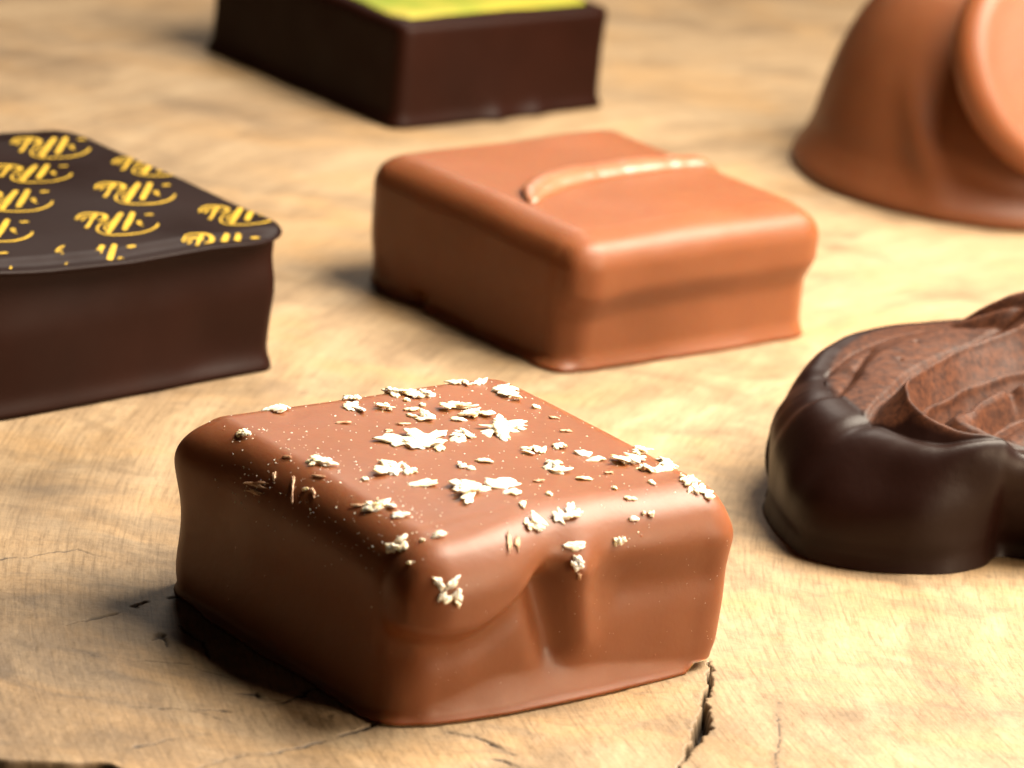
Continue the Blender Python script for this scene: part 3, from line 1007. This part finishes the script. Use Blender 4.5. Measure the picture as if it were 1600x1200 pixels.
def top6(x, y):
    return 1.12 + .012 * vnoise(x * 1.5, y * 1.5, 201) - .012 * (x * x + y * y) / 2


def shape6(p, n):
    x, y, z = p.T
    p = p.copy()
    side = 1 - np.abs(n[:, 2])
    off = side * (.02 * vn3(p, 1.0, 210) + .008 * vn3(p, 3., 220))
    wA = sstep(.25, .8, -n[:, 1])
    off += side * .05 * np.exp(-(z / .08) ** 2)
    off += wA * .05 * np.exp(-(z / .14) ** 2) * (np.exp(-((x + .1) / .12) ** 2) + np.exp(-((x - .45) / .15) ** 2))
    hn = n.copy(); hn[:, 2] *= .3
    p += hn * off[:, None]
    tw = sstep(.5, .95, n[:, 2])
    p[:, 2] += tw * (top6(x, y) - 1.12)
    return p


v, f = shell_box(P6['a'], P6['b'], P6['h'], .14, .12, .05, shape6)
link_mesh('body', v, f, DARK, t6)


def lip6(x, y):
    return top6(x, y) + .02 - .10 * sstep(1.46, 1.66, -y) - .06 * sstep(1.22, 1.36, np.abs(x))


plate(1.24, 1.56, .3, lip6, .03, .05, 11, mat=GREEN, name='green_top', parent=t6)

# ------------------------------------------------------------------ dark swirl at the right
t4 = empty('swirl_praline', (3.95, -2.35, 0), 0,
           'dark chocolate with a swirled cocoa dusted top, cut off by the right edge', 'chocolate', 'round moulded chocolates')


def catmull(P, n, closed=False):
    P = np.array(P, float)
    out = []
    m = len(P)
    segs = m if closed else m - 1
    for i in range(segs):
        if closed:
            a, b, c, d = P[(i - 1) % m], P[i], P[(i + 1) % m], P[(i + 2) % m]
        else:
            a, b, c, d = P[max(i - 1, 0)], P[i], P[i + 1], P[min(i + 2, m - 1)]
        for k in range(n):
            t = k / n
            out.append(.5 * ((2 * b) + (c - a) * t + (2 * a - 5 * b + 4 * c - d) * t * t + (3 * b - a - 3 * c + d) * t ** 3))
    if not closed:
        out.append(P[-1])
    return np.array(out)


C4 = np.array([3.95, -2.35])
BASE4 = catmull([(2.14, -2.45), (2.18, -3.05), (2.38, -3.6), (2.72, -3.85), (3.18, -3.87), (3.55, -3.76), (3.86, -3.52), (3.99, -3.27), (4.2, -3.24), (4.5, -3.42), (5.0, -3.5), (5.6, -3.2),
                 (6.0, -2.5), (6.0, -1.7), (5.7, -1.0), (5.0, -.5), (4.2, -.35), (3.4, -.45), (2.75, -.85), (2.35, -1.5)], 14, True)
ba = np.arctan2(BASE4[:, 1] - C4[1], BASE4[:, 0] - C4[0])
br = np.hypot(BASE4[:, 0] - C4[0], BASE4[:, 1] - C4[1])
o_ = np.argsort(ba)
ba, br = ba[o_], br[o_]

H4 = np.array([  # x, y, z of the smooth body under the swirl
    (2.25, -2.79, .80), (2.36, -2.19, .92), (2.65, -1.69, 1.06), (3.15, -1.10, 1.14), (3.54, -.84, 1.14), (2.3, -3.1, .70), (2.95, -3.62, .70),
    (2.86, -3.04, 1.0), (3.06, -2.47, 1.08), (3.32, -1.96, 1.14), (3.70, -1.50, 1.16), (4.2, -1.12, 1.18),
    (3.22, -3.43, .93), (3.45, -2.30, 1.10), (4.25, -1.5, 1.15), (3.8, -2.75, 1.03), (4.15, -2.28, 1.14), (4.7, -2.2, 1.15),
    (3.5, -3.55, .88), (4.1, -3.5, .87), (5.0, -3.4, .87), (5.7, -2.7, .85), (5.7, -1.5, 1.0), (4.4, -.5, 1.15), (5.3, -.8, 1.1), (4.3, -3.0, .96), (2.6, -3.5, .66)])
PH = [(0, [(2.20, -3.1), (2.25, -2.79), (2.36, -2.19), (2.65, -1.69), (3.15, -1.10), (3.54, -.84), (4.3, -.5), (2.6, -3.75), (3.3, -3.95), (4.2, -3.9)]),
      (1, [(2.72, -3.5), (2.86, -3.04), (3.06, -2.47), (3.32, -1.96), (3.70, -1.50), (4.2, -1.12), (2.95, -3.62), (3.4, -3.74), (4.1, -3.68)]),
      (1.5, [(3.6, -3.62), (3.1, -3.46), (3.0, -3.20), (3.14, -2.64), (3.39, -2.12), (3.75, -1.66), (4.25, -1.30)]),
      (2, [(4.3, -3.46), (3.85, -3.46), (3.45, -3.46), (3.22, -3.30), (3.15, -3.08), (3.25, -2.66), (3.47, -2.26), (3.82, -1.84), (4.28, -1.50)]),
      (3, [(3.62, -3.32), (3.42, -3.24), (3.31, -3.05), (3.38, -2.74), (3.64, -2.33), (4.05, -1.97), (4.5, -1.78)]),
      (4, [(3.62, -3.02), (3.72, -2.80), (3.90, -2.50), (4.15, -2.28), (4.6, -2.10)]),
      (5, [(3.95, -2.85), (4.15, -2.55), (4.5, -2.40)])]
PHX = np.array([p for _, l in PH for p in l]); PHZ = np.array([k for k, l in PH for _ in l], float)
PROF_X = [0, .35, .9, 1.02, 1.12, 1.7, 1.92, 2.0, 2.12, 2.5, 2.88, 2.97, 3.04, 3.12, 3.4, 3.9, 4.0, 4.12, 4.6, 5, 6]
PROF_Z = [.0, .035, .0, -.03, -.03, .08, .125, .13, .10, .03, -.035, -.01, -.015, -.05, -.12, .01, .02, .0, -.13, -.12, -.02]


def tps_fit(P, Z, lam=1e-4):
    n = len(P)
    d = np.linalg.norm(P[:, None] - P[None], axis=2)
    K = np.where(d > 0, d ** 2 * np.log(np.maximum(d, 1e-9)), 0) + lam * np.eye(n)
    A = np.zeros((n + 3, n + 3)); A[:n, :n] = K; A[:n, n:] = np.c_[np.ones(n), P]; A[n:, :n] = A[:n, n:].T
    return np.linalg.solve(A, np.r_[Z, 0, 0, 0])


tps_w = tps_fit(H4[:, :2], H4[:, 2], 5e-3)
phi_w = tps_fit(PHX, PHZ, 2e-3)


def tps_eval(X, ctr, wts):
    out = np.zeros(len(X))
    for i in range(0, len(X), 4000):
        x = X[i:i + 4000]
        d = np.linalg.norm(x[:, None] - ctr[None], axis=2)
        K = np.where(d > 1e-9, d ** 2 * np.log(np.maximum(d, 1e-9)), 0)
        out[i:i + 4000] = K @ wts[:len(ctr)] + wts[-3] + x @ wts[-2:]
    return out


def tps(X):
    z = tps_eval(X, H4[:, :2], tps_w)
    x, y = X[:, 0], X[:, 1]
    phi = tps_eval(X, PHX, phi_w) + .06 * vnoise(x * 2, y * 2, 270)
    pz = np.interp(np.clip(phi, 0, 6), PROF_X, PROF_Z)
    pz = pz * sstep(-3.72, -3.50, y) * (1 - sstep(4.9, 5.4, x))
    z = z + 1.6 * pz
    # the piped tail that climbs towards the right
    q = ((x - 4.95) / .75) ** 2 + ((y + 1.15) / .42) ** 2
    z = z + .95 * np.exp(-q ** 1.0) + .14 * np.exp(-((x - 4.05) / .30) ** 2 - ((y + .98) / .18) ** 2)
    # the dipped glossy front has run over the lower end of the swirl
    ch = np.exp(-(((x - 4.25) / .52) ** 2 + ((y + 3.28) / .20) ** 2) ** 2)
    z = z * (1 - ch) + ch * (.90 - .10 * (y + 3.2))
    return z


def poly_dist(X, poly):
    P = catmull(poly, 8)
    best = np.full(len(X), 9.); side = np.zeros(len(X))
    for p, q in zip(P[:-1], P[1:]):
        dv = q - p
        t = np.clip(((X - p) @ dv) / (dv @ dv), 0, 1)
        r = X - p - t[:, None] * dv
        d = np.linalg.norm(r, axis=1)
        s = np.sign(dv[0] * r[:, 1] - dv[1] * r[:, 0])
        m = d < best
        best = np.where(m, d, best); side = np.where(m, s, side)
    return best, side


CREASES = [  # grooves in the tail and the broken rim (line, depth, width)
    ([(3.62, -1.10), (4.0, -1.24), (4.4, -1.38), (4.8, -1.5)], .05, .04),
    ([(3.72, -1.0), (4.05, -1.10), (4.45, -1.20), (4.9, -1.35)], .06, .03),
    ([(3.85, -.92), (4.1, -.98), (4.5, -1.03), (5.0, -1.15)], .05, .03),
    ([(2.92, -1.62), (2.75, -2.1), (2.60, -2.6)], .04, .05),
    ([(2.45, -2.2), (2.75, -1.66), (3.2, -1.2), (3.6, -.98)], .03, .04),
]


def build_swirl():
    nth, nr, nw = 420, 130, 60
    th = np.linspace(-np.pi, np.pi, nth, endpoint=False)
    R = np.interp(th, ba, br, period=2 * np.pi)
    Rs = R.copy()
    for _ in range(1400):
        Rs = (np.roll(Rs, 1) + Rs * 2 + np.roll(Rs, -1)) / 4
    cs = np.c_[np.cos(th), np.sin(th)]
    dth = (th + 2.65 + np.pi) % (2 * np.pi) - np.pi
    K = .87 - .17 * np.exp(-(dth / .55) ** 2) - .05 * np.exp(-((dth + .8) / .6) ** 2)
    XY = []
    for j in range(nr):
        XY.append(C4 + cs * (Rs * K * (j + 1) / nr)[:, None])
    XY = np.vstack(XY)
    Z = tps(XY)
    for poly, dep, wd in CREASES:
        d, s = poly_dist(XY, poly)
        Z -= dep * np.exp(-(d / wd) ** (1.3 if dep > 0 else 2))
    Z += .003 * vnoise(XY[:, 0] * 9, XY[:, 1] * 9, 231) + .0025 * vnoise(XY[:, 0] * 23, XY[:, 1] * 23, 232)
    d, s = poly_dist(XY, [(3.0, -1.55), (2.8, -2.2), (2.66, -2.7)])
    Z -= np.where(True, .05 * np.exp(-((XY[:, 0] - 2.72) / .16) ** 2 - ((XY[:, 1] + 2.15) / .5) ** 2), 0) * (1 + .6 * vnoise(XY[:, 0] * 8, XY[:, 1] * 8, 233))
    for px, py, pr, pd in [(3.82, -3.0, .05, .14), (4.05, -2.35, .07, .08), (3.3, -1.5, .02, .03), (3.15, -1.9, .02, .03)]:
        Z -= pd * np.exp(-((XY[:, 0] - px) ** 2 + (XY[:, 1] - py) ** 2) / pr ** 2)
    Z = np.maximum(Z, .3)
    rim = XY[-nth:]
    zr = Z[-nth:].copy()
    for _ in range(6):
        zr = (np.roll(zr, 1) + zr * 2 + np.roll(zr, -1)) / 4
    Z[-nth:] = zr
    top = np.c_[XY, Z]
    dust = np.ones(len(top))
    rho = np.repeat((np.arange(nr) + 1) / nr, nth)
    # cocoa coloured matt top, glossy dipped foot: the line between them wanders
    lim = -3.28 + .10 * vnoise(top[:, 0] * 4, top[:, 1] * 4, 240)
    dip = sstep(lim - .03, lim + .05, top[:, 1])
    phi_t = tps_eval(top[:, :2], PHX, phi_w)
    dip = np.maximum(dip, sstep(1.75, 1.95, phi_t) * (top[:, 1] > -3.6))
    leftg = sstep(2.52, 2.66, top[:, 0] + .10 * vnoise(top[:, 0] * 5, top[:, 1] * 5, 241) + .10 * (top[:, 1] + 2.2))
    dust = dip * leftg * (1 - sstep(.96, 1.0, rho))
    chunk = np.exp(-(((top[:, 0] - 4.25) / .52) ** 2 + ((top[:, 1] + 3.28) / .22) ** 2) ** 2)
    dust *= 1 - .95 * chunk
    W, WD = [], []
    for k in range(1, nw + 1):
        ph = k / nw * np.pi / 2
        sx, cz = math.sin(ph) ** .85, math.cos(ph) ** .66
        rr = K * Rs + (R * 1.0 - K * Rs) * sx * (.35 + .65 * min(1, k / nw * 1.2)) if k < nw else R
        rr = K * Rs + (Rs * (1 - sx ** 7) + R * sx ** 7 - K * Rs) * sx
        zz = zr * cz
        xy = C4 + cs * rr[:, None]
        bul = .03 * vnoise(th * 5, np.full(nth, 3 * cz), 250) + .03 * np.exp(-((cz - .50) / .2) ** 2) - .03 * np.exp(-((cz - .12) / .08) ** 2)
        bul *= (1 if k < nw else .6)
        xy = xy + cs * bul[:, None]
        W.append(np.c_[xy, np.maximum(zz, 0)])
        WD.append(np.zeros(nth))
    Vv = np.vstack([top] + W + [[[C4[0], C4[1], tps(np.array([C4]))[0]]]])
    D = np.r_[dust, np.concatenate(WD), 1]
    F = grid_faces(nth, nr + nw, 0, True, True)
    c = len(Vv) - 1
    for i in range(nth):
        F.append((c, i, (i + 1) % nth))
    Vv = Vv - np.array([C4[0], C4[1], 0])
    o = link_mesh('moulded_body', Vv, F, SWIRL, t4)
    a = o.data.attributes.new('dust', 'FLOAT', 'POINT')
    a.data.foreach_set('value', D.astype(np.float32))


build_swirl()

# ------------------------------------------------------------------ tall milk chocolate with a leaning disc
t5 = empty('domed_praline', (4.66, 8.62, 0), 0,
           'tall domed milk chocolate with a round disc leaning on its front, top right corner', 'chocolate', 'round moulded chocolates')
prof = [(0.0, 2.35), (.35, 2.32), (.7, 2.2), (1.02, 2.08), (1.25, 1.88), (1.44, 1.62), (1.60, 1.30), (1.71, 1.0), (1.79, .7), (1.84, .45), (1.89, .32), (1.94, .22), (1.99, .13), (2.01, .05), (1.98, 0.0)]
pr = catmull(prof, 8)
nth = 160
th = np.linspace(0, 2 * np.pi, nth, endpoint=False)
V = []
for r_, z_ in pr[1:]:
    k = 1 + .02 * vnoise(th * 1.5, np.full(nth, z_ * 1.2), 260) + .018 * np.sin(th * 2 + .6)
    V.append(np.c_[r_ * k * np.cos(th), r_ * k * np.sin(th), np.full(nth, max(z_, 0))])
V = np.vstack(V + [[[0, 0, pr[0][1]]]])
# a soft fold in its flank beside the disc
an = np.arctan2(V[:, 1], V[:, 0])
fold = np.exp(-((an + 2.05 + .25 * (V[:, 2] - .8)) / .10) ** 2) * np.exp(-((V[:, 2] - .8) / .5) ** 2)
V[:, :2] *= (1 + .05 * fold)[:, None]
F = grid_faces(nth, len(pr) - 1, 0, True, True)
c = len(V) - 1
for i in range(nth): F.append((c, i, (i + 1) % nth))
link_mesh('body', V, F, MILK_SHADED, t5)


def disc(center, nrm, R, T, bev, mat, name, parent):
    nrm = Vector(nrm).normalized()
    q = nrm.to_track_quat('Z', 'Y').to_matrix()
    prof = [(0.0, T / 2), (R * .3, T / 2 + .005), (R * .6, T / 2), (R - bev * 1.2, T / 2 - .005)]
    for k in range(0, 9):
        a = k / 8 * math.pi / 2
        prof.append((R - bev + bev * math.sin(a), T / 2 - bev + bev * math.cos(a)))
    prof += [(R, -T / 2 + bev)]
    for k in range(1, 7):
        a = k / 6 * math.pi / 2
        prof.append((R - bev + bev * math.cos(a), -T / 2 + bev - bev * math.sin(a)))
    prof.append((0, -T / 2))
    V = []
    for (r_, z_) in prof:
        for t_ in th:
            rr = r_ * (1 + .015 * math.sin(2 * t_ + 1) + .01 * math.sin(3 * t_))
            V.append(Vector(center) + q @ Vector((rr * math.cos(t_), rr * math.sin(t_), z_)))
    F = grid_faces(nth, len(prof), 0, True, True)
    return link_mesh(name, [tuple(v_) for v_ in V], F, mat, parent)


disc((5.12 - 4.66, 7.15 - 8.62, 1.60), (.45, -.74, .45), 1.20, .44, .21, MILK, 'leaning_disc', t5)
